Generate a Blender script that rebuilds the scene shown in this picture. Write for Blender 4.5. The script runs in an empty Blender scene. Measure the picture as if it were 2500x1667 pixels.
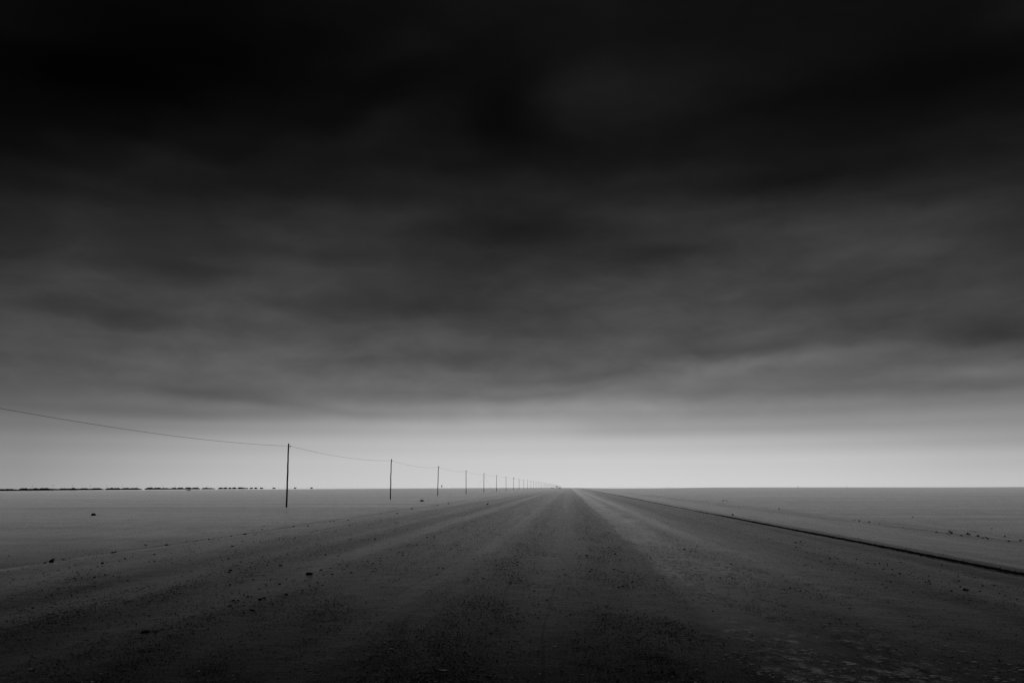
import bpy, bmesh, math, random
import numpy as np
from mathutils import Vector, Matrix

C = bpy.context.scene
rnd = random.Random(7)
R = math.radians

# ------------------------------------------------------------------ camera
PW, PH, FPX = 2500.0, 1667.0, 1944.0
CAM_H = 1.76
PITCH, YAW, ROLL = R(10.27), R(4.0), R(0.18)
cam = bpy.data.cameras.new("camera")
cam_o = bpy.data.objects.new("camera", cam)
C.collection.objects.link(cam_o)
cam.sensor_width = 36.0
cam.lens = 36.0 * FPX / PW
cam.clip_start = 0.1
cam.clip_end = 20000
rot = Matrix.Rotation(YAW, 3, 'Z') @ Matrix.Rotation(R(90) + PITCH, 3, 'X') @ Matrix.Rotation(-ROLL, 3, 'Z')
cam_o.matrix_world = Matrix.Translation((0, 0, CAM_H)) @ rot.to_4x4()
C.camera = cam_o
C.render.resolution_x, C.render.resolution_y = 1024, 682

# ------------------------------------------------------------------ world: heavy overcast, bright strip over the horizon
# grey levels of the cloud deck, rows from high to low, columns from left to right of the view
SKY_X = [0, 250, 500, 750, 1000, 1250, 1500, 1750, 2000, 2250, 2500]
SKY = [
    (0,    [11, 6, 6, 13, 13, 18, 18, 15, 15, 13, 22]),
    (100,  [8, 5, 5, 9, 13, 14, 18, 14, 16, 12, 12]),
    (190,  [3, 2, 3, 9, 11, 15, 23, 20, 18, 10, 12]),
    (270,  [8, 6, 9, 13, 17, 9, 26, 19, 15, 12, 22]),
    (340,  [10, 13, 17, 18, 20, 15, 18, 20, 19, 18, 28]),
    (410,  [20, 22, 27, 20, 24, 21, 26, 26, 23, 30, 32]),
    (480,  [28, 30, 33, 26, 33, 35, 35, 40, 37, 42, 38]),
    (550,  [40, 44, 38, 47, 44, 32, 49, 54, 56, 58, 48]),
    (620,  [44, 52, 47, 55, 44, 45, 44, 56, 62, 62, 50]),
    (690,  [58, 64, 57, 67, 54, 50, 60, 67, 60, 64, 60]),
    (750,  [66, 58, 70, 62, 54, 58, 68, 71, 68, 72, 68]),
    (810,  [74, 76, 80, 82, 72, 66, 76, 77, 84, 68, 62]),
    (860,  [78, 88, 92, 88, 82, 80, 82, 80, 95, 84, 88]),
    (910,  [84, 88, 92, 96, 99, 88, 95, 104, 92, 98, 106]),
    (960,  [92, 99, 94, 106, 99, 114, 114, 109, 108, 112, 117]),
    (1010, [112, 110, 120, 131, 136, 146, 149, 140, 136, 139, 138]),
    (1050, [128, 134, 148, 158, 170, 176, 160, 156, 154, 150, 146]),
    (1090, [138, 150, 168, 179, 188, 191, 191, 189, 184, 176, 168]),
    (1130, [145, 161, 179, 190, 197, 201, 202, 200, 198, 191, 184]),
    (1190, [152, 170, 188, 196, 201, 206, 208, 206, 204, 198, 192]),
]
sky_rows = np.array([r[1] for r in SKY], float)
sky_ys = np.array([r[0] for r in SKY], float)

def sky_level(az, el):
    d = Vector((math.sin(az) * math.cos(el), math.cos(az) * math.cos(el), math.sin(el)))
    c = rot.transposed() @ d
    if c.z > -0.05:
        return None
    px = PW / 2 + FPX * c.x / -c.z
    py = PH / 2 - FPX * c.y / -c.z
    py = min(max(py, 0), 1190)
    px = min(max(px, 0), 2500)
    j = min(max(np.searchsorted(sky_ys, py) - 1, 0), len(sky_ys) - 2)
    t = (py - sky_ys[j]) / (sky_ys[j + 1] - sky_ys[j])
    row = sky_rows[j] * (1 - t) + sky_rows[j + 1] * t
    return float(np.interp(px, SKY_X, row))

world = bpy.data.worlds.new("World")
C.world = world
world.use_nodes = True
nt = world.node_tree
nt.nodes.clear()

class NB:
    """small helper for node trees"""
    def __init__(s, tree): s.t = tree
    def n(s, typ, **kw):
        nd = s.t.nodes.new(typ)
        for k, v in kw.items(): setattr(nd, k, v)
        return nd
    def link(s, a, b): s.t.links.new(a, b)
    def put(s, sock, v):
        if isinstance(v, bpy.types.NodeSocket): s.link(v, sock)
        else: sock.default_value = v
    def math(s, op, a, b=None, c=None, clamp=False):
        nd = s.n('ShaderNodeMath', operation=op, use_clamp=clamp)
        for i, v in enumerate((a, b, c)):
            if v is not None: s.put(nd.inputs[i], v)
        return nd.outputs[0]
    def noise(s, vec, scale, detail=2, rough=0.5, dim='3D', dist=0.0):
        nd = s.n('ShaderNodeTexNoise', noise_dimensions=dim)
        s.link(vec, nd.inputs['Vector'])
        nd.inputs['Scale'].default_value = scale
        nd.inputs['Detail'].default_value = detail
        nd.inputs['Roughness'].default_value = rough
        nd.inputs['Distortion'].default_value = dist
        return nd.outputs['Fac']
    def comb(s, x, y, z=0.0):
        nd = s.n('ShaderNodeCombineXYZ')
        for i, v in enumerate((x, y, z)): s.put(nd.inputs[i], v)
        return nd.outputs[0]
    def remap(s, v, a, b, c, d, interp='LINEAR'):
        nd = s.n('ShaderNodeMapRange', interpolation_type=interp)
        s.put(nd.inputs[0], v)
        for i, q in enumerate((a, b, c, d)): s.put(nd.inputs[1 + i], q)
        return nd.outputs[0]
    def curve(s, v, pts, handle='AUTO'):
        nd = s.n('ShaderNodeFloatCurve')
        m = nd.mapping; m.use_clip = False; m.extend = 'HORIZONTAL'
        cv = m.curves[0]
        while len(cv.points) < len(pts): cv.points.new(0.5, 0.5)
        for p, (x, y) in zip(cv.points, pts):
            p.location = (x, y); p.handle_type = handle
        m.update()
        s.put(nd.inputs['Value'], v)
        return nd.outputs[0]

w = NB(nt)
tc = w.n('ShaderNodeTexCoord')
sep = w.n('ShaderNodeSeparateXYZ')
w.link(tc.outputs['Generated'], sep.inputs[0])
sx, sy, sz = sep.outputs
az = w.math('ARCTAN2', sx, sy)
el = w.math('ARCSINE', sz)
# wind-drawn distortion: long in azimuth, short in elevation
streak = w.comb(w.math('MULTIPLY', az, 3.0), w.math('MULTIPLY', el, 14.0), 0.0)
billow = w.comb(w.math('MULTIPLY', az, 7.0), w.math('MULTIPLY', el, 16.0), 4.0)
hz = w.remap(el, R(2.5), R(9), 0.0, 1.0, 'SMOOTHSTEP')
n1 = w.math('SUBTRACT', w.noise(billow, 1.1, 3, 0.5), 0.5)
n2 = w.math('SUBTRACT', w.noise(w.comb(w.math('MULTIPLY', az, 7.0), w.math('MULTIPLY', el, 16.0), 11.0), 1.1, 3, 0.5), 0.5)
azw = w.math('ADD', az, w.math('MULTIPLY', w.math('MULTIPLY', n1, 0.11), hz))
elw = w.math('ADD', el, w.math('MULTIPLY', w.math('MULTIPLY', n2, 0.035), hz))
azn = w.math('DIVIDE', w.math('ADD', azw, math.pi), 2 * math.pi)

AZS = [R(a) for a in (-180, -95, -60, -38, -33, -27, -21, -15, -9, -3, 3, 9, 15, 21, 27, 32, 60, 95, 180)]
ELS = [R(e) for e in (0, 1.6, 2.8, 4.0, 5.2, 6.6, 8.0, 9.6, 11.2, 12.8, 14.6, 16.6, 18.6, 20.8, 23.0, 25.4, 28.0, 31.0, 34.0)]
total = None
for j, e in enumerate(ELS):
    pts = []
    for a in AZS:
        ac = min(max(a, R(-38)), R(32))
        v = sky_level(ac, e) / 255.0
        if abs(a) > R(90): v *= (1.38 if e < R(5) else 0.6)  # horizon outside the view brightened, added to light the far ground
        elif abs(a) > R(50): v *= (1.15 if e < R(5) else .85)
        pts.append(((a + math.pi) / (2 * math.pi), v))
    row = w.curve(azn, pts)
    # smooth hat over elevation
    if j > 0: up = w.remap(elw, ELS[j - 1], e, 0.0, 1.0, 'SMOOTHSTEP')
    else: up = None
    if j < len(ELS) - 1: dn = w.remap(elw, e, ELS[j + 1], 1.0, 0.0, 'SMOOTHSTEP')
    else: dn = None
    hat = up if dn is None else dn if up is None else w.math('MULTIPLY', up, dn)
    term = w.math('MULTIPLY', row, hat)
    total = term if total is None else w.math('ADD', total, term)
lvl = total
s1 = w.math('SUBTRACT', w.noise(streak, 2.0, 5, 0.55), 0.5)
s2 = w.math('SUBTRACT', w.noise(billow, 1.5, 3, 0.5), 0.5)
s3 = w.math('SUBTRACT', w.noise(w.comb(w.math('MULTIPLY', azw, 16.0), w.math('MULTIPLY', elw, 40.0), 21.0), 1.0, 4, 0.55), 0.5)
mod = w.math('MULTIPLY', w.math('ADD', w.math('ADD', w.math('MULTIPLY', s1, 0.07), w.math('MULTIPLY', s3, 0.26)), w.math('MULTIPLY', s2, 0.20)), hz)
lvl = w.math('MULTIPLY', lvl, w.math('ADD', mod, 1.0))
# named cloud banks: (x, y, half-width, half-height, tilt deg (rising to the right), gain); direction given as view position
BANKS = [(1270, 560, 240, 42, 0, -.15), (1950, 440, 210, 42, 0, -.22), (1600, 335, 300, 36, 4, -.16), (2200, 195, 260, 55, 0, -.25),
         (880, 245, 230, 36, 24, -.32), (500, 475, 80, 30, 0, -.16), (920, 300, 70, 45, 10, .28), (1470, 240, 170, 60, 0, .20),
         (1225, 265, 75, 85, 0, -.35), (500, 662, 140, 30, 0, -.12), (1590, 640, 130, 24, 0, -.10), (1690, 608, 90, 20, 0, -.12),
         (1050, 745, 260, 34, 0, -.03), (870, 890, 140, 18, 0, -.15), (1900, 838, 250, 20, 7, -.11), (2060, 862, 150, 18, 7, .08),
         (1790, 898, 130, 18, 5, .12), (2400, 812, 190, 26, 0, -.14), (2430, 938, 150, 18, 0, -.10), (2440, 892, 120, 14, 0, .07),
         (620, 975, 210, 12, -6, -.11), (380, 1012, 180, 12, 0, -.08), (360, 782, 220, 22, -4, -.11), (50, 712, 150, 22, 0, .08),
         (190, 882, 110, 18, 0, -.08), (1000, 912, 190, 18, 0, .05), (1350, 958, 120, 10, 5, -.06), (650, 700, 170, 34, 10, .08),
         (1500, 700, 170, 30, 0, .06), (300, 180, 260, 50, 5, -.4), (700, 110, 180, 40, 10, -.3), (1000, 120, 130, 40, 20, .25),
         (2350, 560, 170, 36, 0, .06), (1120, 640, 160, 22, 0, -.04), (850, 555, 260, 24, 9, .09), (2100, 700, 180, 24, 5, -.07)]
def view_dir(px, py):
    d = (rot @ Vector(((px - PW / 2) / FPX, (PH / 2 - py) / FPX, -1.0))).normalized()
    return math.atan2(d.x, d.y), math.asin(d.z)
pos = w.comb(azw, elw, 0.0)
gain = None
for (bx, by, bw, bh, tilt, gn) in BANKS:
    a0, e0 = view_dir(bx, by)
    mp = w.n('ShaderNodeMapping', vector_type='TEXTURE')
    w.link(pos, mp.inputs['Vector'])
    mp.inputs['Location'].default_value = (a0, e0, 0)
    mp.inputs['Rotation'].default_value = (0, 0, R(tilt))
    mp.inputs['Scale'].default_value = (bw / FPX, bh / FPX, 1)
    dt = w.n('ShaderNodeVectorMath', operation='DOT_PRODUCT')
    w.link(mp.outputs[0], dt.inputs[0]); w.link(mp.outputs[0], dt.inputs[1])
    ex = w.math('EXPONENT', w.math('MULTIPLY', dt.outputs['Value'], -0.7))
    gain = w.math('MULTIPLY_ADD', ex, gn, gain if gain is not None else 1.0)
lvl = w.math('MULTIPLY', lvl, w.math('MAXIMUM', gain, 0.2))
# level -> radiance (the levels above are display greys)
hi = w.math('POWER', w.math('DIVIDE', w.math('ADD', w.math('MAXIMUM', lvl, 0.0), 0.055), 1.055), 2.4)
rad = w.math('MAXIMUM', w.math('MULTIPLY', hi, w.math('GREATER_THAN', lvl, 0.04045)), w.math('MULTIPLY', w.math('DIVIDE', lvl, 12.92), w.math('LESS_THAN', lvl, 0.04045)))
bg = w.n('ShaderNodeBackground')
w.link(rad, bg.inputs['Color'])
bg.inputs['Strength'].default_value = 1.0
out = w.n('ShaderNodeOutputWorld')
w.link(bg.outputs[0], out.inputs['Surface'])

# weak veiled sun low ahead, behind the cloud
SUN_AZ, SUN_EL = R(6), R(50)
sun = bpy.data.lights.new("sun", 'SUN')
sun.energy = 0.22
sun.angle = R(40)
sun.color = (1.0, 1.0, 1.0)
sun_o = bpy.data.objects.new("sun", sun)
C.collection.objects.link(sun_o)
sd = Vector((math.sin(SUN_AZ) * math.cos(SUN_EL), math.cos(SUN_AZ) * math.cos(SUN_EL), math.sin(SUN_EL)))
sun_o.rotation_euler = sd.to_track_quat('Z', 'Y').to_euler()
sun_o.location = (0, 0, 50)

vs = C.view_settings
vs.view_transform = 'Standard'; vs.look = 'None'; vs.exposure = 0.0; vs.gamma = 1.0
vs.use_curve_mapping = False

# ------------------------------------------------------------------ helpers
col = C.collection

def tag(o, label=None, cat=None, group=None, kind=None):
    if label: o['label'] = label
    if cat: o['category'] = cat
    if group: o['group'] = group
    if kind: o['kind'] = kind
    return o

def obj(name, me, m=None, parent=None):
    o = bpy.data.objects.new(name, me)
    col.objects.link(o)
    if m: me.materials.append(m)
    if parent: o.parent = parent
    return o

def empty(name, loc):
    o = bpy.data.objects.new(name, None)
    o.empty_display_size = 0.3
    col.objects.link(o); o.location = loc
    return o

def mesh_np(name, verts, faces, smooth=False):
    me = bpy.data.meshes.new(name)
    verts = np.asarray(verts, np.float32); faces = np.asarray(faces, np.int32)
    k = faces.shape[1]
    me.vertices.add(len(verts)); me.vertices.foreach_set('co', verts.ravel())
    me.loops.add(faces.size); me.loops.foreach_set('vertex_index', faces.ravel())
    me.polygons.add(len(faces))
    me.polygons.foreach_set('loop_start', np.arange(0, faces.size, k, dtype=np.int32))
    me.polygons.foreach_set('loop_total', np.full(len(faces), k, np.int32))
    if smooth: me.polygons.foreach_set('use_smooth', np.ones(len(faces), bool))
    me.update(calc_edges=True); me.validate()
    return me

def tube_bm(bm, pts, radii, seg=8, cap=True):
    rings = []
    for i, p in enumerate(pts):
        p = Vector(p)
        a = Vector(pts[max(i - 1, 0)]); b = Vector(pts[min(i + 1, len(pts) - 1)])
        t = (b - a).normalized()
        u = t.orthogonal().normalized() if abs(t.z) < 0.9 else t.cross(Vector((0, 1, 0))).normalized()
        v = t.cross(u).normalized()
        r = radii[i] if hasattr(radii, '__len__') else radii
        rings.append([bm.verts.new(p + (u * math.cos(k * 2 * math.pi / seg) + v * math.sin(k * 2 * math.pi / seg)) * r) for k in range(seg)])
    for a, b in zip(rings, rings[1:]):
        for k in range(seg):
            bm.faces.new((a[k], a[(k + 1) % seg], b[(k + 1) % seg], b[k]))
    if cap:
        bm.faces.new(rings[0][::-1]); bm.faces.new(rings[-1])

def bm_mesh(name, bm, smooth=True):
    bmesh.ops.recalc_face_normals(bm, faces=bm.faces)
    me = bpy.data.meshes.new(name); bm.to_mesh(me); bm.free()
    if smooth:
        for p in me.polygons: p.use_smooth = True
    return me

# how far the plain has sunk below eye level where it ends, by bearing
DIP_AZ = np.radians([-180, -60, -36, -25, -12, -6, -1.5, 0, 3, 6, 10, 14, 25, 31, 60, 180])
DIP_V = np.array([3.2, 3.4, 3.5, 3.3, 2.6, 2.4, 2.4, 2.6, 3.3, 3.3, 2.6, 2.6, 3.0, 2.5, 3.0, 3.2]) * 1e-3

def smooth_noise(x, y, f, seed):
    r = np.random.RandomState(seed)
    s = 0
    for k in range(5):
        a, b, p = r.uniform(-1, 1), r.uniform(-1, 1), r.uniform(0, 6.28)
        s = s + np.sin(f * (a * x + b * y) * (1 + .3 * k) + p)
    return s / 5

def far_z(x, y):
    x = np.asarray(x, float); y = np.asarray(y, float)
    r2 = x * x + y * y
    dip = np.interp(np.arctan2(x, y), DIP_AZ, DIP_V)
    RR = 2 * CAM_H / dip ** 2
    return -r2 / (2 * RR)

def ground_z(x, y):
    """plain + gentle swell"""
    x = np.asarray(x, float); y = np.asarray(y, float)
    ax = np.abs(x - 1)
    off = np.clip((ax - 14) / 25, 0, 1)
    fade = np.clip(1 - np.hypot(x, y) / 500, 0, 1)
    und = 0.05 * smooth_noise(x, y, 0.11, 3) + 0.03 * smooth_noise(x, y, 0.4, 5)
    return far_z(x, y) + und * off * fade - 0.03 * (1 - off) * fade

def road_z(x, y):
    """worn gravel road: ruts, windrows of loose stones, low berms at the edges"""
    x = np.asarray(x, float); y = np.asarray(y, float)
    w = x + 0.18 * smooth_noise(y * 0, y, 0.12, 11) + 0.06 * smooth_noise(y * 0, y, 0.6, 12)
    g = lambda c, s: np.exp(-((w - c) / s) ** 2)
    fade = np.clip(1 - y / 500, 0, 1)
    z = 0.010 * g(-2.4, 0.25) + 0.010 * g(-4.7, 0.35) + 0.014 * g(-6.9, 0.4) - 0.012 * g(-5.8, 0.5) \
        + 0.008 * g(-1.2, 0.6) - 0.006 * g(-0.2, 0.6) + 0.009 * g(0.9, 0.5) - 0.012 * g(3.3, 1.3) \
        + 0.008 * g(8.5, 0.12) + 0.012 * g(9.5, 0.25) - 0.02 * g(7.9, .3) \
        + 0.03 * g(-9.4, 0.8) + 0.015 * g(-12.0, 0.6) + 0.02 * g(14.0, 0.6) \
        - 0.02 * g(-8.1, .5) + 0.015 * g(6.4, .5)
    z = z + 0.005 * smooth_noise(x * 3, y * .4, 1.1, 14) + 0.003 * smooth_noise(x * 2, y * 1.5, 3.1, 15)
    edge = np.minimum(x - road_l(y), road_r(y) - x)
    z = z * np.clip(edge / 0.5, 0, 1)
    return far_z(x, y) + 0.0 + z * fade + 0.012 * np.clip(edge / 0.5, 0, 1)

def road_l(y): return -12.4 + 0.35 * smooth_noise(y * 0, y, 0.2, 21) + 0.12 * smooth_noise(y * 0, y, 1.3, 22)
def road_r(y): return 14.4 + 0.5 * smooth_noise(y * 0, y, 0.15, 23) + 0.12 * smooth_noise(y * 0, y, 1.3, 24)

def surf_z(x, y):
    if float(road_l(y)) < x < float(road_r(y)): return float(road_z(x, y))
    return float(ground_z(x, y))

def at(px, py):
    """point of the terrain seen at photo pixel (px, py)"""
    d = rot @ Vector(((px - PW / 2) / FPX, (PH / 2 - py) / FPX, -1.0))
    o = Vector((0, 0, CAM_H))
    t = CAM_H / max(-d.z, 1e-4)
    for _ in range(12):
        p = o + d * t
        zz = float(far_z(p.x, p.y))
        t = (CAM_H - zz) / max(-d.z, 1e-4)
        t = min(t, 1600)
    p = o + d * t
    return Vector((p.x, p.y, surf_z(p.x, p.y)))

def bearing(px, Y):
    """x at depth Y on the bearing of photo column px (taken at the horizon)"""
    d = rot @ Vector(((px - PW / 2) / FPX, (PH / 2 - 1187) / FPX, -1.0))
    return d.x / d.y * Y

# ------------------------------------------------------------------ materials
def mat(name, build):
    m = bpy.data.materials.new(name); m.use_nodes = True
    m.node_tree.nodes.clear()
    b = NB(m.node_tree)
    p = b.n('ShaderNodeBsdfPrincipled'); o = b.n('ShaderNodeOutputMaterial')
    b.link(p.outputs[0], o.inputs[0])
    build(b, p)
    return m

def grey(b, v):
    nd = b.n('ShaderNodeCombineColor')
    for i in range(3): b.put(nd.inputs[i], v)
    return nd.outputs[0]

def simple(name, v, rough=0.7, var=0.3, scale=8.0, spec=0.3, bump=0.0):
    def f(b, p):
        t = b.n('ShaderNodeTexCoord')
        n = b.noise(t.outputs['Object'], scale, 4, 0.6)
        b.link(grey(b, b.remap(n, 0.3, 0.7, v * (1 - var), v * (1 + var))), p.inputs['Base Color'])
        p.inputs['Roughness'].default_value = rough
        p.inputs['Specular IOR Level'].default_value = spec
        if bump:
            bp = b.n('ShaderNodeBump'); bp.inputs['Distance'].default_value = bump
            bp.inputs['Strength'].default_value = 1.0
            b.link(n, bp.inputs['Height']); b.link(bp.outputs[0], p.inputs['Normal'])
    return mat(name, f)

def plain_mat(b, p):
    geo = b.n('ShaderNodeNewGeometry')
    sp = b.n('ShaderNodeSeparateXYZ'); b.link(geo.outputs['Position'], sp.inputs[0])
    x, y, z = sp.outputs
    P = geo.outputs['Position']
    v2 = b.comb(b.math('MULTIPLY', x, 0.06), b.math('MULTIPLY', y, 0.012), 0.0)
    a = b.noise(v2, 1.0, 5, 0.6)
    v3 = b.comb(b.math('MULTIPLY', x, 0.9), b.math('MULTIPLY', y, 0.35), 0.0)
    c = b.noise(v3, 1.0, 5, 0.65)
    d = b.noise(P, 22.0, 5, 0.75)
    m = b.math('ADD', b.math('MULTIPLY', a, 0.45), b.math('ADD', b.math('MULTIPLY', c, 0.35), b.math('MULTIPLY', d, 0.2)))
    e_ = b.noise(b.comb(b.math('MULTIPLY', x, 0.02), b.math('MULTIPLY', y, 0.14), 5.0), 1.0, 5, 0.65)
    m2 = b.math('ADD', b.math('MULTIPLY', e_, 0.40), b.math('ADD', b.math('MULTIPLY', c, 0.25), b.math('MULTIPLY', d, 0.5)))
    b.link(grey(b, b.remap(m, 0.36, 0.64, 0.010, 0.028)), p.inputs['Base Color'])
    b.link(b.remap(c, 0.35, 0.65, .27, .20), p.inputs['Roughness'])
    p.inputs['IOR'].default_value = 1.02; b.link(b.remap(m2, 0.47, 0.66, 0.62, 1.0), p.inputs['Sheen Weight']); p.inputs['Sheen Roughness'].default_value = 0.143
    h = b.math('ADD', b.math('MULTIPLY', b.noise(P, 9.0, 5, 0.65), 0.05), b.math('MULTIPLY', b.noise(P, 45.0, 3, 0.6), 0.012))
    bp = b.n('ShaderNodeBump'); bp.inputs['Distance'].default_value = 1.0; bp.inputs['Strength'].default_value = 0.15
    b.link(h, bp.inputs['Height']); b.link(bp.outputs[0], p.inputs['Normal'])

def road_mat(b, p):
    geo = b.n('ShaderNodeNewGeometry')
    sp = b.n('ShaderNodeSeparateXYZ'); b.link(geo.outputs['Position'], sp.inputs[0])
    x, y, z = sp.outputs
    P = geo.outputs['Position']
    wob = b.noise(b.comb(b.math('MULTIPLY', x, 0.3), b.math('MULTIPLY', y, 0.09), 0.0), 1.0, 3, 0.55)
    wob2 = b.noise(b.comb(b.math('MULTIPLY', x, 1.2), b.math('MULTIPLY', y, 0.14), 3.0), 1.0, 3, 0.6)
    wx = b.math('ADD', x, b.math('ADD', b.math('MULTIPLY', b.math('SUBTRACT', wob, 0.5), 1.1), b.math('MULTIPLY', b.math('SUBTRACT', wob2, 0.5), 0.6)))
    u = b.math('DIVIDE', b.math('ADD', wx, 15.0), 30.0)
    S = lambda X: (X + 15) / 30
    # paler, wind-swept tracks between darker loose gravel
    tone = b.curve(u, [(0, .80), (S(-12), .80), (S(-10.5), .74), (S(-9.3), .62), (S(-8.1), .62), (S(-6.9), .52), (S(-5.8), .55),
                       (S(-4.7), .48), (S(-3.6), .50), (S(-2.7), .47), (S(-2.4), .55), (S(-2.0), .47), (S(-1.2), .48), (S(-.2), .52), (S(.3), .50),
                       (S(1.0), .46), (S(1.7), .45), (S(2.0), .98), (S(2.9), .88), (S(3.5), .50), (S(4.2), .86), (S(4.6), .50), (S(6.3), .43), (S(7.5), .40),
                       (S(8.3), .44), (S(9.3), .46), (S(10.4), .58), (S(12), .60), (S(13.5), .60), (1, .64)])
    loose = b.curve(u, [(0, .4), (S(-11), .5), (S(-9.3), .7), (S(-8.1), .5), (S(-6.8), .8), (S(-5.8), .4), (S(-4.7), .7), (S(-3.4), .6),
                        (S(-2.4), .5), (S(-1.2), .75), (S(-.2), .6), (S(1.0), .8), (S(2.2), .5), (S(4.2), .4), (S(5.2), .5),
                        (S(6.4), .7), (S(7.9), .5), (S(9.5), .3), (S(12), .3), (S(13.8), .4), (1, .4)])
    streak = b.noise(b.comb(b.math('MULTIPLY', wx, 3.4), b.math('MULTIPLY', y, 0.035), 0.0), 1.0, 6, 0.68)
    thin = b.noise(b.comb(b.math('MULTIPLY', wx, 9.0), b.math('MULTIPLY', y, 0.05), 9.0), 1.0, 4, 0.6)
    tread = b.remap(thin, 0.60, 0.70, 0.0, 1.0, 'SMOOTHSTEP')
    patch = b.noise(b.comb(b.math('MULTIPLY', x, 1.1), b.math('MULTIPLY', y, 0.12), 7.0), 1.0, 5, 0.62)
    fine = b.noise(P, 38.0, 4, 0.7)
    verge = b.math('MAXIMUM', b.remap(wx, -12.6, -11.4, 1.0, 0.0, 'SMOOTHSTEP'), b.remap(wx, 13.4, 14.4, 0.0, 1.0, 'SMOOTHSTEP'))
    t = b.math('ADD', b.math('SUBTRACT', tone, b.math('MULTIPLY', tread, 0.42)), b.math('ADD', b.math('MULTIPLY', b.math('SUBTRACT', streak, 0.5), 0.7),
               b.math('ADD', b.math('MULTIPLY', b.math('SUBTRACT', patch, 0.5), 0.5), b.math('MULTIPLY', b.math('SUBTRACT', fine, 0.5), b.math('ADD', 0.6, b.math('MULTIPLY', loose, 1.0))))))
    strip = b.math('MULTIPLY', b.remap(wx, 1.7, 2.0, 0.0, 1.0, 'SMOOTHSTEP'), b.remap(wx, 3.0, 3.9, 1.0, 0.0, 'SMOOTHSTEP'))
    scuff = b.noise(b.comb(b.math('MULTIPLY', x, 5.0), b.math('MULTIPLY', y, 3.2), 2.0), 1.0, 5, 0.7)
    broad = b.noise(b.comb(b.math('MULTIPLY', x, 0.9), b.math('MULTIPLY', y, 0.2), 13.0), 1.0, 3, 0.5)
    crust = b.math('MULTIPLY', strip, b.remap(b.math('ADD', b.math('MULTIPLY', scuff, 0.6), b.math('MULTIPLY', broad, 0.4)), 0.50, 0.62, 0.0, 1.0, 'SMOOTHSTEP'))
    b.link(grey(b, b.math('ADD', b.remap(t, 0.0, 1.0, 0.004, 0.026), b.math('MULTIPLY', crust, 0.42))), p.inputs['Base Color'])
    b.link(b.remap(t, 0.1, 0.8, .27, .20), p.inputs['Roughness'])
    p.inputs['IOR'].default_value = 1.015; p.inputs['Sheen Roughness'].default_value = 0.143
    b.link(b.math('MAXIMUM', b.remap(t, 0.05, 0.90, 0.54, 1.0), b.math('MULTIPLY', verge, 0.90)), p.inputs['Sheen Weight'])
    vor = b.n('ShaderNodeTexVoronoi'); b.link(P, vor.inputs['Vector']); vor.inputs['Scale'].default_value = 42.0
    peb = b.math('MULTIPLY', b.math('SUBTRACT', 0.5, vor.outputs['Distance']), b.math('MULTIPLY', loose, 0.02))
    h = b.math('ADD', peb, b.math('ADD', b.math('MULTIPLY', fine, 0.006), b.math('MULTIPLY', b.noise(P, 6.0, 4, 0.6), 0.03)))
    bp = b.n('ShaderNodeBump'); bp.inputs['Distance'].default_value = 1.0; bp.inputs['Strength'].default_value = 0.22
    b.link(h, bp.inputs['Height']); b.link(bp.outputs[0], p.inputs['Normal'])

M_plain = mat("sandy_gravel_plain", plain_mat)
M_road = mat("gravel_road", road_mat)
M_rock = simple("dark_stone", 0.012, 0.9, 0.4, 6.0, 0.02, 0.01)
M_peb = simple("pebble_stone", 0.012, 0.9, 0.5, 3.0, 0.02)
M_pale = simple("pale_crust", 0.62, 0.8, 0.3, 2.0, 0.3)
M_mound = simple("black_rubble", 0.008, 0.95, 0.4, 0.6, 0.0)
M_wood = simple("weathered_wood", 0.012, 0.9, 0.35, 5.0, 0.05, 0.004)
M_wire = simple("dull_wire", 0.05, 0.7, 0.1, 1.0, 0.1)
M_metal = simple("dark_metal", 0.03, 0.6, 0.2, 9.0, 0.2)
M_ceramic = simple("brown_ceramic", 0.04, 0.4, 0.1, 9.0, 0.4)
M_track = simple("damp_track_and_berm_shade", 0.018, 0.95, 0.4, 12.0, 0.05, 0.004)  # damp imprint; the dark tone is also the far berm's painted shade
M_grey = simple("grey_board", 0.06, 0.8, 0.15, 3.0, 0.1)
def mirage_mat(b, p):  # mirror surface of the added mirage sheets
    p.inputs['Base Color'].default_value = (0.02, 0.02, 0.02, 1)
    p.inputs['Roughness'].default_value = 0.02
    p.inputs['IOR'].default_value = 1.33
M_mirage = mat("mirage_mirror", mirage_mat)

# ------------------------------------------------------------------ terrain
def graded(a0, step, grow, end):
    v = [a0]; s = step
    while v[-1] < end:
        v.append(v[-1] + s); s *= grow
    return v

xs = np.array(sorted(set([-q for q in graded(16, 0.6, 1.09, 7000)] + list(np.arange(-16, 17, 0.9)) + [q for q in graded(17, 0.6, 1.09, 7000)])))
ys = np.array([-q for q in graded(0, 1.5, 1.18, 6000)][::-1][:-1] + graded(0, 0.5, 1.0165, 9000))
X, Y = np.meshgrid(xs, ys)
Z = ground_z(X, Y)
V = np.stack([X.ravel(), Y.ravel(), Z.ravel()], 1)
nx, ny = len(xs), len(ys)
i = np.arange(nx - 1)[None, :] + nx * np.arange(ny - 1)[:, None]
F = np.stack([i, i + 1, i + 1 + nx, i + nx], -1).reshape(-1, 4)
g = obj("ground", mesh_np("ground", V, F, True), M_plain)
tag(g, kind='structure')

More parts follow.
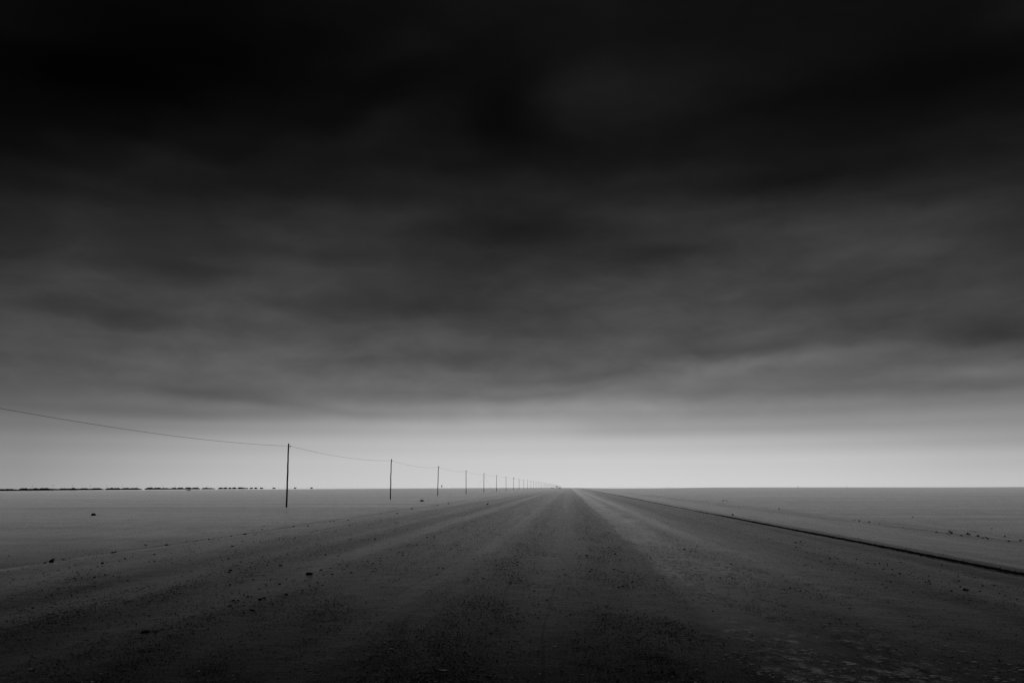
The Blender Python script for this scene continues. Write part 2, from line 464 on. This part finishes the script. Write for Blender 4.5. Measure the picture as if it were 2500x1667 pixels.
ry = np.array(list(np.arange(-40, 5, 1.5)) + graded(5, 0.045, 1.0085, 2600))
ru = np.linspace(0, 1, 300)
L, Rr = road_l(ry)[:, None], road_r(ry)[:, None]
X = L + (Rr - L) * ru[None, :]
Y = np.repeat(ry[:, None], len(ru), 1)
Z = road_z(X, Y)
Z[:, 0] -= 0.05; Z[:, -1] -= 0.05
V = np.stack([X.ravel(), Y.ravel(), Z.ravel()], 1)
nx, ny = len(ru), len(ry)
i = np.arange(nx - 1)[None, :] + nx * np.arange(ny - 1)[:, None]
F = np.stack([i, i + 1, i + 1 + nx, i + nx], -1).reshape(-1, 4)
r_ = obj("road", mesh_np("road", V, F, True), M_road)
tag(r_, kind='structure')

# ribbed imprint of a wheel along the right side of the road; far stretch coloured dark for a berm's shadow
ty = np.array(list(np.arange(4, 48, 0.022)) + graded(48.05, 0.1, 1.012, 700))
tu = np.linspace(0, 1, 11)
cx = 8.80 + 0.10 * np.sin(ty * 0.05 + 1) + 0.03 * np.sin(ty * 0.31)
wd = 0.20 + 0.03 * np.sin(ty * 0.7) + np.clip((ty - 60) / 200, 0, 1) * 0.2
jr = np.random.RandomState(3)
jag = np.repeat(jr.uniform(-1, 1, (len(ty) // 7 + 1, 2)), 7, 0)[:len(ty)] * .035 + jr.uniform(-1, 1, (len(ty), 2)) * .015
X = cx[:, None] + (tu[None, :] - 0.5) * wd[:, None] + jag[:, :1] * (1 - tu)[None, :] * (tu[None, :] < .3) + jag[:, 1:] * tu[None, :] * (tu[None, :] > .7)
Y = np.repeat(ty[:, None], len(tu), 1)
ph = (Y + 0.35 * (tu[None, :])) / 0.19 * 2 * math.pi
rib = 0.5 + 0.5 * np.clip(1.6 * np.sin(ph), -1, 1)
rib = rib * np.clip((60 - Y) / 15, 0, 1)
edge = np.clip(np.minimum(tu, 1 - tu)[None, :] / 0.12, 0, 1)
Z = road_z(X, Y) + 0.004 + edge * (0.004 + 0.022 * rib)
V = np.stack([X.ravel(), Y.ravel(), Z.ravel()], 1)
nx, ny = len(tu), len(ty)
i = np.arange(nx - 1)[None, :] + nx * np.arange(ny - 1)[:, None]
F = np.stack([i, i + 1, i + 1 + nx, i + nx], -1).reshape(-1, 4)
t_ = obj("wheel_track", mesh_np("wheel_track", V, F), M_track)
tag(t_, kind='structure')

# mirror sheets added to stand in for the mirage's bright gap at the horizon
def sheet(name, pts, z, m):
    bm = bmesh.new()
    bm.faces.new([bm.verts.new((x, y, z)) for x, y in pts])
    return obj(name, bm_mesh(name, bm, False), m)
tag(sheet("mirage_sheet", [(-1500, 1010), (-600, 1010), (-420, 1400), (-330, 2500), (-2200, 2500)], -1.75, M_mirage), kind='structure')
tag(sheet("mirage_sheet", [(50, 1450), (190, 1450), (310, 2380), (65, 2380)], -3.3, M_mirage), kind='structure')

# low far bank beyond the mirage sheet
def bank(pts, zt, zb, seed):
    bm = bmesh.new(); r = random.Random(seed); prev = None
    for (x, y) in pts:
        h = zt + r.uniform(-.15, .15)
        ring = [bm.verts.new(q) for q in ((x, y - 12, zb), (x, y, h), (x + 1, y + 25, h - .1), (x, y + 45, zb))]
        if prev:
            for k in range(3): bm.faces.new((prev[k], ring[k], ring[k + 1], prev[k + 1]))
        prev = ring
    return bm_mesh("hills", bm)
h = obj("hills", bank([(110 + k * 18, 2430) for k in range(12)], -3.3, -14, 1), M_plain); tag(h, kind='structure')

# ------------------------------------------------------------------ telephone poles
POLE_X = -24.5
base1 = at(699.2, 1234.8)
H_POLE = 5.5
def pole_mesh(h, r0, r1, seed, seg=9):
    r = random.Random(seed)
    pts, rad = [], []
    ox = oy = 0.0
    n = 12
    for k in range(n + 1):
        t = k / n
        ox += r.uniform(-.02, .02); oy += r.uniform(-.02, .02)
        pts.append((ox, oy, -0.4 + (h + 0.4) * t)); rad.append(r0 + (r1 - r0) * t + r.uniform(-.003, .003))
    bm = bmesh.new(); tube_bm(bm, pts, rad, seg)
    return bm_mesh("trunk", bm), pts[-1]

ARM_Z = H_POLE - 0.24
def make_pole(seed):
    root = empty("telephone_pole", (0, 0, 0))
    me, top = pole_mesh(H_POLE, 0.078, 0.060, seed)
    obj("shaft", me, M_wood, root)
    bm = bmesh.new()
    tube_bm(bm, [(top[0] + .03, 0, ARM_Z - .10), (top[0] + .10, 0, ARM_Z - .09), (top[0] + .125, 0, ARM_Z - .05), (top[0] + .13, 0, ARM_Z + .0)], 0.011, 6)
    obj("bracket", bm_mesh("bracket", bm), M_metal, root)
    bm = bmesh.new()
    prof = [(.018, 0), (.038, .01), (.040, .04), (.026, .05), (.034, .06), (.030, .09), (.012, .10)]
    rings = [[bm.verts.new((top[0] + .13 + r * math.cos(a * math.pi / 4), r * math.sin(a * math.pi / 4), ARM_Z - .04 + z)) for a in range(8)] for r, z in prof]
    for a, b in zip(rings, rings[1:]):
        for k in range(8): bm.faces.new((a[k], a[(k + 1) % 8], b[(k + 1) % 8], b[k]))
    bm.faces.new(rings[0][::-1]); bm.faces.new(rings[-1])
    obj("insulator", bm_mesh("insulator", bm), M_ceramic, root)
    return root

protos = [make_pole(s) for s in (4, 9, 17)]
SPACING = 41.0
y1 = base1.y * (POLE_X / base1.x)
names = {0: "leftmost thin wooden telephone pole, standing nearest, just outside the left of the picture",
         1: "tallest and nearest dark wooden pole in the picture, on the plain left of the road",
         2: "second tallest telephone pole, the next one after the nearest pole",
         3: "third telephone pole counted from the left, above and right of a small rubble heap",
         4: "fourth telephone pole counted from the left in the roadside row",
         5: "fifth telephone pole from the left, held by two thin slanting stay wires",
         6: "sixth telephone pole from the left in the roadside row",
         7: "seventh telephone pole from the left in the roadside row",
         8: "eighth telephone pole from the left, with a small box near its top",
         9: "ninth telephone pole from the left in the roadside row",
         10: "tenth telephone pole from the left in the roadside row",
         11: "eleventh telephone pole from the left in the roadside row",
         12: "twelfth telephone pole from the left in the roadside row"}
pole_pts = []
used = set()
def copy_thing(src):
    c = src.copy(); col.objects.link(c)
    for ch in src.children:
        d = ch.copy(); col.objects.link(d); d.parent = c
    return c
for k in range(0, 62):
    q = k % 3
    if q not in used: p = protos[q]; used.add(q)
    else: p = copy_thing(protos[q])
    yy = y1 + (k - 1) * SPACING + (rnd.uniform(-.8, .8) if k > 2 else 0)
    xx = POLE_X * (yy / y1) ** 0.0
    zz = surf_z(xx, yy)
    p.location = (xx, yy, zz)
    lean = {1: -0.012, 2: -0.004, 3: 0.0}.get(k, rnd.uniform(-.012, .012))
    p.rotation_euler = (rnd.uniform(-.008, .008) if k > 3 else 0, lean, 0)
    tag(p, names.get(k, "tiny thin telephone pole in the crowded far end of the row beside the road"), "telephone pole", "telephone poles beside the road")
    pole_pts.append(Vector((xx + .13 + lean * 0 + ARM_Z * math.sin(lean), yy, zz + ARM_Z + .03)))
    if k == 5:
        for s in (-1, 1):
            bm = bmesh.new(); tube_bm(bm, [(0, 0, H_POLE - .5), (s * 2.6, 1.0 * s, 0.0)], 0.008, 5)
            obj("stay_wire", bm_mesh("stay_wire", bm), M_wire, p)
    if k in (8,):
        bm = bmesh.new(); bmesh.ops.create_cube(bm, size=1, matrix=Matrix.Translation((.16, 0, H_POLE - .35)) @ Matrix.Diagonal((.3, .25, .45, 1)))
        bmesh.ops.bevel(bm, geom=bm.edges[:], offset=.03, segments=1, affect='EDGES')
        obj("terminal_box", bm_mesh("terminal_box", bm, False), M_metal, p)

bm = bmesh.new()
pts = []
for a, b in zip(pole_pts[:30], pole_pts[1:31]):
    for s in range(16):
        t = s / 16
        p = a.lerp(b, t); p.z -= 4 * 0.40 * t * (1 - t); pts.append(p)
tube_bm(bm, pts, 0.0095, 5)
tag(obj("telephone_wire", bm_mesh("telephone_wire", bm), M_wire), "single thin sagging wire strung from pole to pole beside the road", "wire")

# far second line of poles, parallel, beyond the black rubble
far_proto = empty("telephone_pole", (0, 0, 0))
me, top = pole_mesh(8.0, 0.13, 0.09, 33, 6)
obj("shaft", me, M_wood, far_proto)
bm = bmesh.new(); tube_bm(bm, [(-.7, 0, 7.3), (.7, 0, 7.3)], .07, 5)
obj("crossarm", bm_mesh("crossarm", bm), M_wood, far_proto)
for k in range(44):
    inv = 0.731 + 0.031 * k
    yy = 1976 * 680 * inv / 1000 - 1.0
    yy = 680 * 1976 * inv * 1e-3
    xx = -680.0
    p = far_proto if k == 0 else copy_thing(far_proto)
    p.location = (xx, yy, float(ground_z(xx, yy)))
    tag(p, "faint tiny pole in the distant line above the black rubble on the left horizon", "telephone pole", "far poles on the left horizon")

# ------------------------------------------------------------------ rocks
def rock_mesh(seed, sub=2, flat=0.6, rough=0.25):
    r = random.Random(seed)
    bm = bmesh.new(); bmesh.ops.create_icosphere(bm, subdivisions=sub, radius=0.5)
    planes = [(Vector((r.gauss(0, 1), r.gauss(0, 1), r.gauss(0, 1))).normalized(), r.uniform(.28, .42)) for _ in range(7)]
    for v in bm.verts:
        for nrm, dd in planes:
            e = v.co.dot(nrm) - dd
            if e > 0: v.co -= nrm * e
        v.co *= 1 + r.uniform(-rough, rough) * .25
        v.co.z *= flat
        v.co.z += flat * .18
    me = bm_mesh("rock", bm, False)
    me.materials.append(M_rock)
    return me
ROCKS = [rock_mesh(s, 2, f) for s, f in ((1, .55), (2, .7), (3, .45), (4, .6), (5, .8), (6, .5), (8, .65), (9, .4))]

def rock(px, py, wpx, label, group=None, ratio=None, name="rock", cat="rock", mesh=None):
    p = at(px, py)
    w = 1.0 * wpx * math.hypot(p.x, p.y) / 1976
    o = bpy.data.objects.new(name, mesh or rnd.choice(ROCKS))
    col.objects.link(o)
    o.location = p
    hr = ratio or rnd.uniform(.75, 1.15)
    o.scale = (w, w * rnd.uniform(.8, 1.1), w * hr * 1.1)
    o.rotation_euler = (rnd.uniform(-.12, .12), rnd.uniform(-.12, .12), rnd.uniform(0, 6.28) if mesh is None else 0)
    tag(o, label, cat, group)
    return o

G1 = "stones along the left edge of the road"
G2 = "stones in the loose gravel left of the wheel ruts"
G3 = "stones along the far right edge of the road"
G4 = "stones scattered on the right half of the road"
big = [
    (228, 1257, 10, "small squarish dark block alone on the open plain at far left", 1.3),
    (126, 1374, 12, "angular dark rock, larger of the pair at the far left road edge", 1.4),
    (130, 1363, 9, "flat dark rock just behind the larger angular rock at far left", .7),
    (356, 1328, 6, "rounded dark rock behind another stone on the left windrow at far left", 1.3),
    (407, 1329, 7, "neat domed dark rock on the left road edge, apart from the others", 1.3),
    (250, 1377, 8, "dark stone among crumbs in the gravel below the paired flat stones", 1.0),
    (755, 1404, 17, "largest black rock lying on the left side of the road", .95),
    (784, 1392, 8, "small dark stone just up and right of the largest road rock", .8),
    (857, 1400, 9, "small stone right of the largest rock on the road's left side", .8),
    (685, 1382, 11, "long flat dark stone up and left of the largest road rock", .5),
    (683, 1427, 8, "dark stone below and left of the largest road rock", 1.0),
    (635, 1468, 10, "rounded dark stone, larger of two touching in the left gravel", 1.0),
    (645, 1464, 8, "smaller dark stone touching the rounded one in the left gravel", .9),
    (615, 1493, 10, "flat dark stone below the two touching stones in the left gravel", .7),
    (562, 1482, 10, "flat dark stone left of the two touching stones in the gravel", .6),
    (354, 1546, 20, "big low dark stone half sunk in the dark gravel at lower left", .75),
    (378, 1545, 11, "flat stone right beside the big half sunk stone at lower left", .5),
    (562, 1395, 10, "dark flat stone in the left gravel below the long thin stone", .7),
    (558, 1400, 7, "small stone in front of the dark flat one in the left gravel", .7),
    (598, 1304, 10, "long flat dark stone lying on the left road edge", .45),
    (717, 1286, 6, "small dark stone on the left road edge beneath the nearest pole", .8),
    (915, 1318, 5, "single small dark stone out on the smooth left road shoulder", 1.1),
    (1671, 1341, 7, "small dark stone alone on the pale track right of centre", .6),
    (1789, 1258, 5, "small round black stone just behind the ribbed wheel track", 1.2),
    (1902, 1241, 7, "dark stone at the right road edge, farthest of the larger ones", .7),
    (1942, 1326, 7, "flat dark stone in the gravel in front of the ribbed wheel track", .5),
    (2358, 1444, 13, "largest dark stone on the right side of the road, before the track", .8),
    (2393, 1446, 6, "small stone right of the largest stone on the right side", .8),
    (2347, 1309, 7, "dark stone in the row at the right road edge, below a small cluster", .9),
    (2388, 1311, 7, "dark stone in the right road edge row, last big one to the right", .8),
    (2122, 1276, 6, "dark stone on the right road edge, alone between two clusters", .8),
    (2322, 1301, 8, "dark flat stone heading the cluster at the right road edge", .7),
    (460, 1197, 11, "flat black rock on the left plain just under the horizon", .45),
]
for (x, y, wd_, lab, ra) in big: rock(x, y, wd_, lab, ratio=ra)

small1 = [(324, 1342, 5), (275, 1350, 7), (282, 1346, 6), (261, 1375, 4), (188, 1400, 6), (182, 1417, 7), (230, 1415, 5), (110, 1376, 7),
          (510, 1317, 5), (520, 1314, 4), (564, 1307, 5), (752, 1285, 4), (567, 1336, 7), (455, 1320, 4), (472, 1323, 3), (377, 1355, 6),
          (312, 1418, 6), (143, 1440, 5), (305, 1365, 5), (154, 1367, 5), (540, 1311, 4), (806, 1274, 5), (815, 1273, 4), (850, 1271, 4), (640, 1291, 4), (970, 1254, 4), (1005, 1243, 5), (1068, 1234, 4), (1095, 1230, 4), (1190, 1232, 5)]
for x, y, ww in small1: rock(x, y, ww, "small dark stone in the loose row along the left edge of the road", G1)
small2 = [(647, 1371, 5), (578, 1381, 4), (595, 1454, 5), (570, 1468, 9), (582, 1468, 7), (605, 1459, 8), (612, 1470, 4), (574, 1474, 5), (649, 1469, 5),
          (595, 1500, 6), (620, 1496, 6), (665, 1478, 6), (698, 1455, 10), (811, 1405, 7), (885, 1371, 5), (898, 1372, 5), (911, 1378, 5), (929, 1371, 5), (929, 1365, 4), (929, 1378, 4),
          (912, 1396, 4), (737, 1449, 6), (740, 1444, 4), (755, 1432, 6), (760, 1442, 5), (790, 1405, 5), (775, 1424, 6), (641, 1360, 5), (652, 1382, 5), (655, 1375, 4), (720, 1417, 4), (618, 1415, 5), (641, 1405, 4),
          (1009, 1334, 4), (1003, 1338, 3), (1017, 1332, 4), (1043, 1313, 6), (1060, 1312, 5), (1075, 1299, 3), (1152, 1274, 4), (1129, 1289, 3), (1189, 1263, 3), (1211, 1254, 3), (1320, 1207, 3), (1327, 1206, 2),
          (1082, 1389, 6), (1067, 1405, 6), (894, 1473, 4), (1143, 1417, 5), (1250, 1408, 5), (1413, 1372, 5), (1335, 1466, 7), (1227, 1479, 6), (1393, 1502, 6), (1375, 1390, 4), (1620, 1413, 5), (1740, 1494, 5), (1600, 1440, 4)]
for x, y, ww in small2: rock(x, y, ww * .85, "small dark stone in the loose gravel left of the ribbed track", G2)
small3 = [(2098, 1270, 4), (2086, 1271, 4), (2098, 1273, 4), (2317, 1298, 4), (2323, 1304, 5), (2313, 1304, 4), (2363, 1306, 7), (2368, 1307, 5), (2400, 1315, 5),
          (2407, 1313, 4), (2463, 1323, 6), (2492, 1322, 8), (2421, 1289, 4), (2453, 1307, 4), (2370, 1294, 3), (2380, 1296, 4), (1765, 1222, 4), (1771, 1221, 3), (1775, 1223, 3), (1805, 1234, 3), (1816, 1233, 3), (1725, 1224, 3), (2412, 1317, 5), (2146, 1280, 3), (2205, 1289, 3), (2229, 1261, 4), (2286, 1301, 4)]
for x, y, ww in small3: rock(x, y, ww, "small black stone scattered along the right hand edge of the road", G3)
small4 = [(1655, 1328, 3), (1815, 1400, 5), (2175, 1422, 6), (2156, 1392, 5), (2147, 1377, 5), (2092, 1367, 5), (2268, 1421, 6), (2260, 1424, 5), (2178, 1406, 5), (2118, 1377, 4),
          (2370, 1415, 4), (2300, 1379, 5), (2440, 1451, 5), (2455, 1456, 5), (2483, 1466, 6), (2340, 1409, 4), (2180, 1405, 4), (2230, 1447, 5), (2305, 1490, 5), (2074, 1486, 5), (2050, 1513, 6), (1790, 1348, 3), (1960, 1332, 4), (2272, 1429, 5), (2345, 1436, 6), (2374, 1402, 4), (2355, 1440, 6)]
for x, y, ww in small4: rock(x, y, ww * .8, "small dark stone lying in the gravel on the right part of the road", G4)

# rubble heap on the plain
def heap_mesh():
    bm = bmesh.new(); r = random.Random(5)
    for k in range(16):
        a, d = r.uniform(0, 6.28), r.uniform(0, .42)
        s = r.uniform(.12, .3)
        hh = max(0, (.45 - d)) * .6
        t = bmesh.ops.create_icosphere(bm, subdivisions=1, radius=s, matrix=Matrix.Translation((math.cos(a) * d, math.sin(a) * d * .6, hh)))
        for v in t['verts']: v.co += Vector((r.uniform(-.04, .04), r.uniform(-.04, .04), r.uniform(-.04, .04)))
    me = bm_mesh("rubble_heap", bm, False); me.materials.append(M_rock)
    return me
rock(1030, 1223, 10, "small dark rubble heap on the plain left of the third pole's foot", ratio=.9, name="rubble_heap", cat="rubble heap", mesh=heap_mesh())

# black rubble mounds strung along the left horizon
def mound_mesh(seed):
    r = random.Random(seed)
    bm = bmesh.new(); prev = None; n = 14
    ph = [r.uniform(0, 6.28) for _ in range(4)]
    for k in range(n + 1):
        t = k / n
        hgt = (math.sin(math.pi * t) ** .5) * (0.7 + .2 * math.sin(5 * t + ph[0]) + .12 * math.sin(13 * t + ph[1]) + r.uniform(-.08, .08)) + .03
        x = t - .5
        dd = .12 + .1 * math.sin(math.pi * t)
        ring = [bm.verts.new(q) for q in ((x, -dd, -.25), (x, -dd * .7, hgt * .55), (x, 0, hgt), (x, dd * .7, hgt * .5), (x, dd, -.25))]
        if prev:
            for j in range(4): bm.faces.new((prev[j], ring[j], ring[j + 1], prev[j + 1]))
        prev = ring
    me = bm_mesh("rubble_mound", bm, False); me.materials.append(M_mound)
    return me
MOUNDS = [mound_mesh(s) for s in range(6)]
def mound(px, wpx, hpx, base_px, label, group):
    """base_px: photo pixels of the foot below eye level"""
    Yd = float(np.interp(px, [0, 150, 420, 600, 800], [900, 1000, 1400, 1600, 1750]))
    x = bearing(px, Yd)
    z = CAM_H - base_px / 1976 * Yd
    o = bpy.data.objects.new("rubble_mound", rnd.choice(MOUNDS)); col.objects.link(o)
    w = wpx * Yd / 1976; hh = hpx * Yd / 1976
    gz = float(ground_z(x, Yd))
    o.location = (x, Yd, max(z, gz)); o.scale = (w, w * .7, hh)
    tag(o, label, "rubble mound", group)
segs = [(-60, 40), (12, 45), (43, 75), (60, 100), (88, 128), (110, 152), (140, 170), (156, 190), (175, 215), (198, 232), (218, 254), (257, 280), (272, 300), (297, 322), (312, 347), (354, 378), (372, 400), (395, 418), (418, 434), (430, 451), (450, 470), (466, 489), (492, 508), (505, 525), (533, 545), (546, 556), (558, 565), (567, 578), (580, 594), (590, 606), (610, 617), (622, 628), (636, 642), (667, 672), (719, 722), (759, 763)]
for n_, (a, b) in enumerate(segs):
    c = (a + b) / 2
    hp = 1.25 * float(np.interp(c, [0, 100, 300, 500, 650], [4.4, 4.2, 3.6, 3.2, 2.6])) * rnd.uniform(.85, 1.1)
    bp_ = float(np.interp(c, [0, 150, 300, 420, 700], [7.0, 6.3, 5.2, 5.0, 4.0]))
    if c < 520:
        lab, gr = "low black rubble mound in the unbroken dark strip along the left horizon", "black mounds in the strip on the left horizon"
    else:
        lab, gr = "small separate black rubble mound on the horizon left of the nearest pole", "separate black mounds near the nearest pole"
    if n_ == len(segs) - 1: lab, gr = "tiny lone dark mound on the horizon, midway between the two tallest poles", None
    elif n_ == len(segs) - 2: lab, gr = "tiny dark mound on the horizon just right of the nearest pole", None
    elif n_ == len(segs) - 3: lab, gr = "small lone black mound on the horizon just left of the nearest pole", None
    mound(c, b - a + 3, hp, bp_, lab, gr)

# small far markers
def marker(name, px, Yd, w, h, lift, label, cat, postr=.05, z0=None):
    x = bearing(px, Yd)
    gz = float(ground_z(x, Yd))
    r = empty(name, (x, Yd, gz))
    bm = bmesh.new(); tube_bm(bm, [(0, 0, -.3), (0, 0, lift + h * .3)], postr, 6)
    obj("post", bm_mesh("post", bm), M_metal, r)
    bm = bmesh.new(); bmesh.ops.create_cube(bm, size=1, matrix=Matrix.Translation((0, -.08, lift + h / 2)) @ Matrix.Diagonal((w, .08, h, 1)))
    bmesh.ops.bevel(bm, geom=bm.edges[:], offset=.02, segments=1, affect='EDGES')
    obj("board", bm_mesh("board", bm, False), M_grey, r)
    tag(r, label, cat)
marker("marker_board", 1078.5, 1100, 1.3, 2.6, 1.5, "small grey board on the horizon just right of the third pole", "marker board")
marker("road_sign", 1359.5, 620, .75, .95, .9, "small dark sign beside the road under the far end of the pole row", "road sign")
marker("marker_post", 1948, 900, .5, .9, .4, "tiny dark marker on the right horizon, nearer the road of the two there", "marker")
marker("marker_post", 2068, 1000, .45, .8, .4, "tiny dark marker on the right horizon, farther right of the two there", "marker")
for px_, w_, h_ in ((1349, 9, 1.6), (1366, 8, 1.8)):
    Yd = 650; x = bearing(px_, Yd)
    o = bpy.data.objects.new("rubble_mound", MOUNDS[1]); col.objects.link(o)
    o.location = (x, Yd, surf_z(x, Yd)); o.scale = (w_ * Yd / 1976, 1.2, h_ * Yd / 1976)
    tag(o, "low dark mound left of the small dark sign at the road's far end" if px_ < 1355 else "low dark mound right of the small dark sign at the road's far end", "rubble mound")

# ------------------------------------------------------------------ loose gravel and pale crust chips
NR = np.random.RandomState(12)
def scatter(n, ylo, yhi, bands, smin, smax, power, flat, aspect=1.0, xr=(-30, 30), uni=0.3):
    t = NR.rand(n * 3)
    y = 1 / ((1 - t) / ylo + t / yhi)
    ctr = np.array([b[0] for b in bands]); sg = np.array([b[1] for b in bands]); wt = np.array([b[2] for b in bands], float)
    k = NR.choice(len(bands), len(y), p=wt / wt.sum())
    x = ctr[k] + NR.randn(len(y)) * sg[k]
    u = NR.rand(len(y)) < uni
    x[u] = NR.uniform(xr[0], xr[1], u.sum())
    x = x - 0.18 * smooth_noise(y * 0, y, 0.12, 11) - .25 * smooth_noise(y * 0, y, 0.9, 31)
    clump = smooth_noise(x * 1.0, y * .5, 2.2, 40) + smooth_noise(x, y * .3, 6, 41)
    keep = NR.rand(len(y)) < np.clip(.45 + .6 * clump, .05, 1)
    vis = np.abs(x) < y * 0.9 + 1
    x, y = x[keep & vis][:n], y[keep & vis][:n]
    s = smin + (smax - smin) * NR.rand(len(x)) ** power
    return x, y, s

OCT_V = np.array([(1, 0, 0), (0, 1, 0), (-1, 0, 0), (0, -1, 0), (0, 0, 1), (0, 0, -1)], float)
OCT_F = np.array([(0, 1, 4), (1, 2, 4), (2, 3, 4), (3, 0, 4), (1, 0, 5), (2, 1, 5), (3, 2, 5), (0, 3, 5)])
def stones(name, x, y, s, flat, asp, m, lift):
    n = len(x)
    inr = (x > road_l(y)) & (x < road_r(y))
    z = np.where(inr, road_z(x, y), ground_z(x, y))
    a = NR.rand(n) * 6.28
    v = OCT_V[None] * (1 + NR.uniform(-.35, .35, (n, 6, 3)))
    v += NR.uniform(-.2, .2, (n, 6, 3))
    v[..., 2] *= flat; v[..., 0] *= asp
    ca, sa = np.cos(a)[:, None], np.sin(a)[:, None]
    if asp != 1: ca, sa = np.ones_like(ca), NR.uniform(-.2, .2, sa.shape)
    vx = v[..., 0] * ca - v[..., 1] * sa; vy = v[..., 0] * sa + v[..., 1] * ca
    V = np.stack([vx * s[:, None] * .5 + x[:, None], vy * s[:, None] * .5 + y[:, None], v[..., 2] * s[:, None] * .5 + z[:, None] + (s * lift)[:, None]], -1)
    F = (OCT_F[None] + (np.arange(n) * 6)[:, None, None]).reshape(-1, 3)
    return obj(name, mesh_np(name, V.reshape(-1, 3), F), m)

bands = [(-9.4, .7, 1.0), (-6.9, .45, 1.1), (-4.7, .45, 1.0), (-3.4, .35, .6), (-1.3, .4, 1.0), (.9, .45, 1.3), (6.5, .6, .8), (-12.2, .5, .35), (7.8, .3, .2), (9.35, .25, .25), (14.2, .5, .25), (4, 1, .3)]
x, y, s = scatter(30000, 6.0, 60, bands, .005, .022, 3.0, .6)
tag(stones("gravel", x, y, s, .6, 1.0, M_peb, .1), "dark loose gravel scattered in bands along the road", "gravel", kind='stuff')
x, y, s = scatter(1800, 14, 260, bands, .015, .06, 5.0, .6)
tag(stones("stone_litter", x, y, s, .55, 1.0, M_rock, .1), "scattered dark stones too many to count along the road and verges", "stones", kind='stuff')
M_crust = simple("salt_crust", 0.65, 0.85, 0.85, 1.7, 0.2)
_p = M_crust.node_tree.nodes["Principled BSDF"]
_p.inputs["Sheen Weight"].default_value = 1.0
_p.inputs["Sheen Roughness"].default_value = 0.2
cb = [(2.4, .35, 1.0), (3.0, .5, 1.0), (4.2, .3, .3)]
x, y, s = scatter(5000, 6.5, 60, cb, .006, .055, 3.0, .12, uni=.03, xr=(-6, 8))
tag(stones("crust_flakes", x, y, s, .12, 1.7, M_crust, .04), "pale crusty flakes strewn on the track right of centre", "crust flakes", kind='stuff')
M_mid = simple("grey_grit", 0.22, 0.85, 0.7, 3.0, 0.1)
x, y, s = scatter(26000, 6.0, 45, bands, .008, .024, 2.0, .5, uni=.25, xr=(-14, 12))
tag(stones("grit", x, y, s, .55, 1.0, M_mid, .1), "grey grit between the darker gravel on the road", "grit", kind='stuff')
x, y, s = scatter(3200, 10, 60, [(-9.5, 2.6, 1.0), (-12.5, 1.5, .5)], .008, .036, 3.0, .5, uni=.05, xr=(-20, 14))
tag(stones("verge_stones", x, y, s, .6, 1.0, M_peb, .1), "small dark stones strewn over the left shoulder of the road", "stones", kind='stuff')
q = 900
y = 1 / NR.uniform(1 / 130, 1 / 9, q)
x = 8.80 + 0.10 * np.sin(y * 0.05 + 1) + 0.03 * np.sin(y * 0.31) + NR.choice([-1, 1, 1], q) * (.13 + np.abs(NR.randn(q)) * .07)
s = NR.uniform(.015, .05, q) * NR.uniform(.4, 1, q)
tag(stones("clods", x, y, s, .6, 1.0, M_peb, .1), "dark crumbs of earth spilling along both sides of the ribbed wheel track", "clods", kind='stuff')
x, y, s = scatter(500, 6.0, 30, bands, .012, .035, 2.0, .5, uni=.6, xr=(-14, 10))
tag(stones("pale_pebbles", x, y, s, .5, 1.0, M_pale, .1), "scattered pale pebbles on the dark road gravel", "pebbles", kind='stuff')

C.cycles.use_denoising = True
C.cycles.denoiser = 'OPENIMAGEDENOISE'
C.cycles.denoising_prefilter = 'NONE'
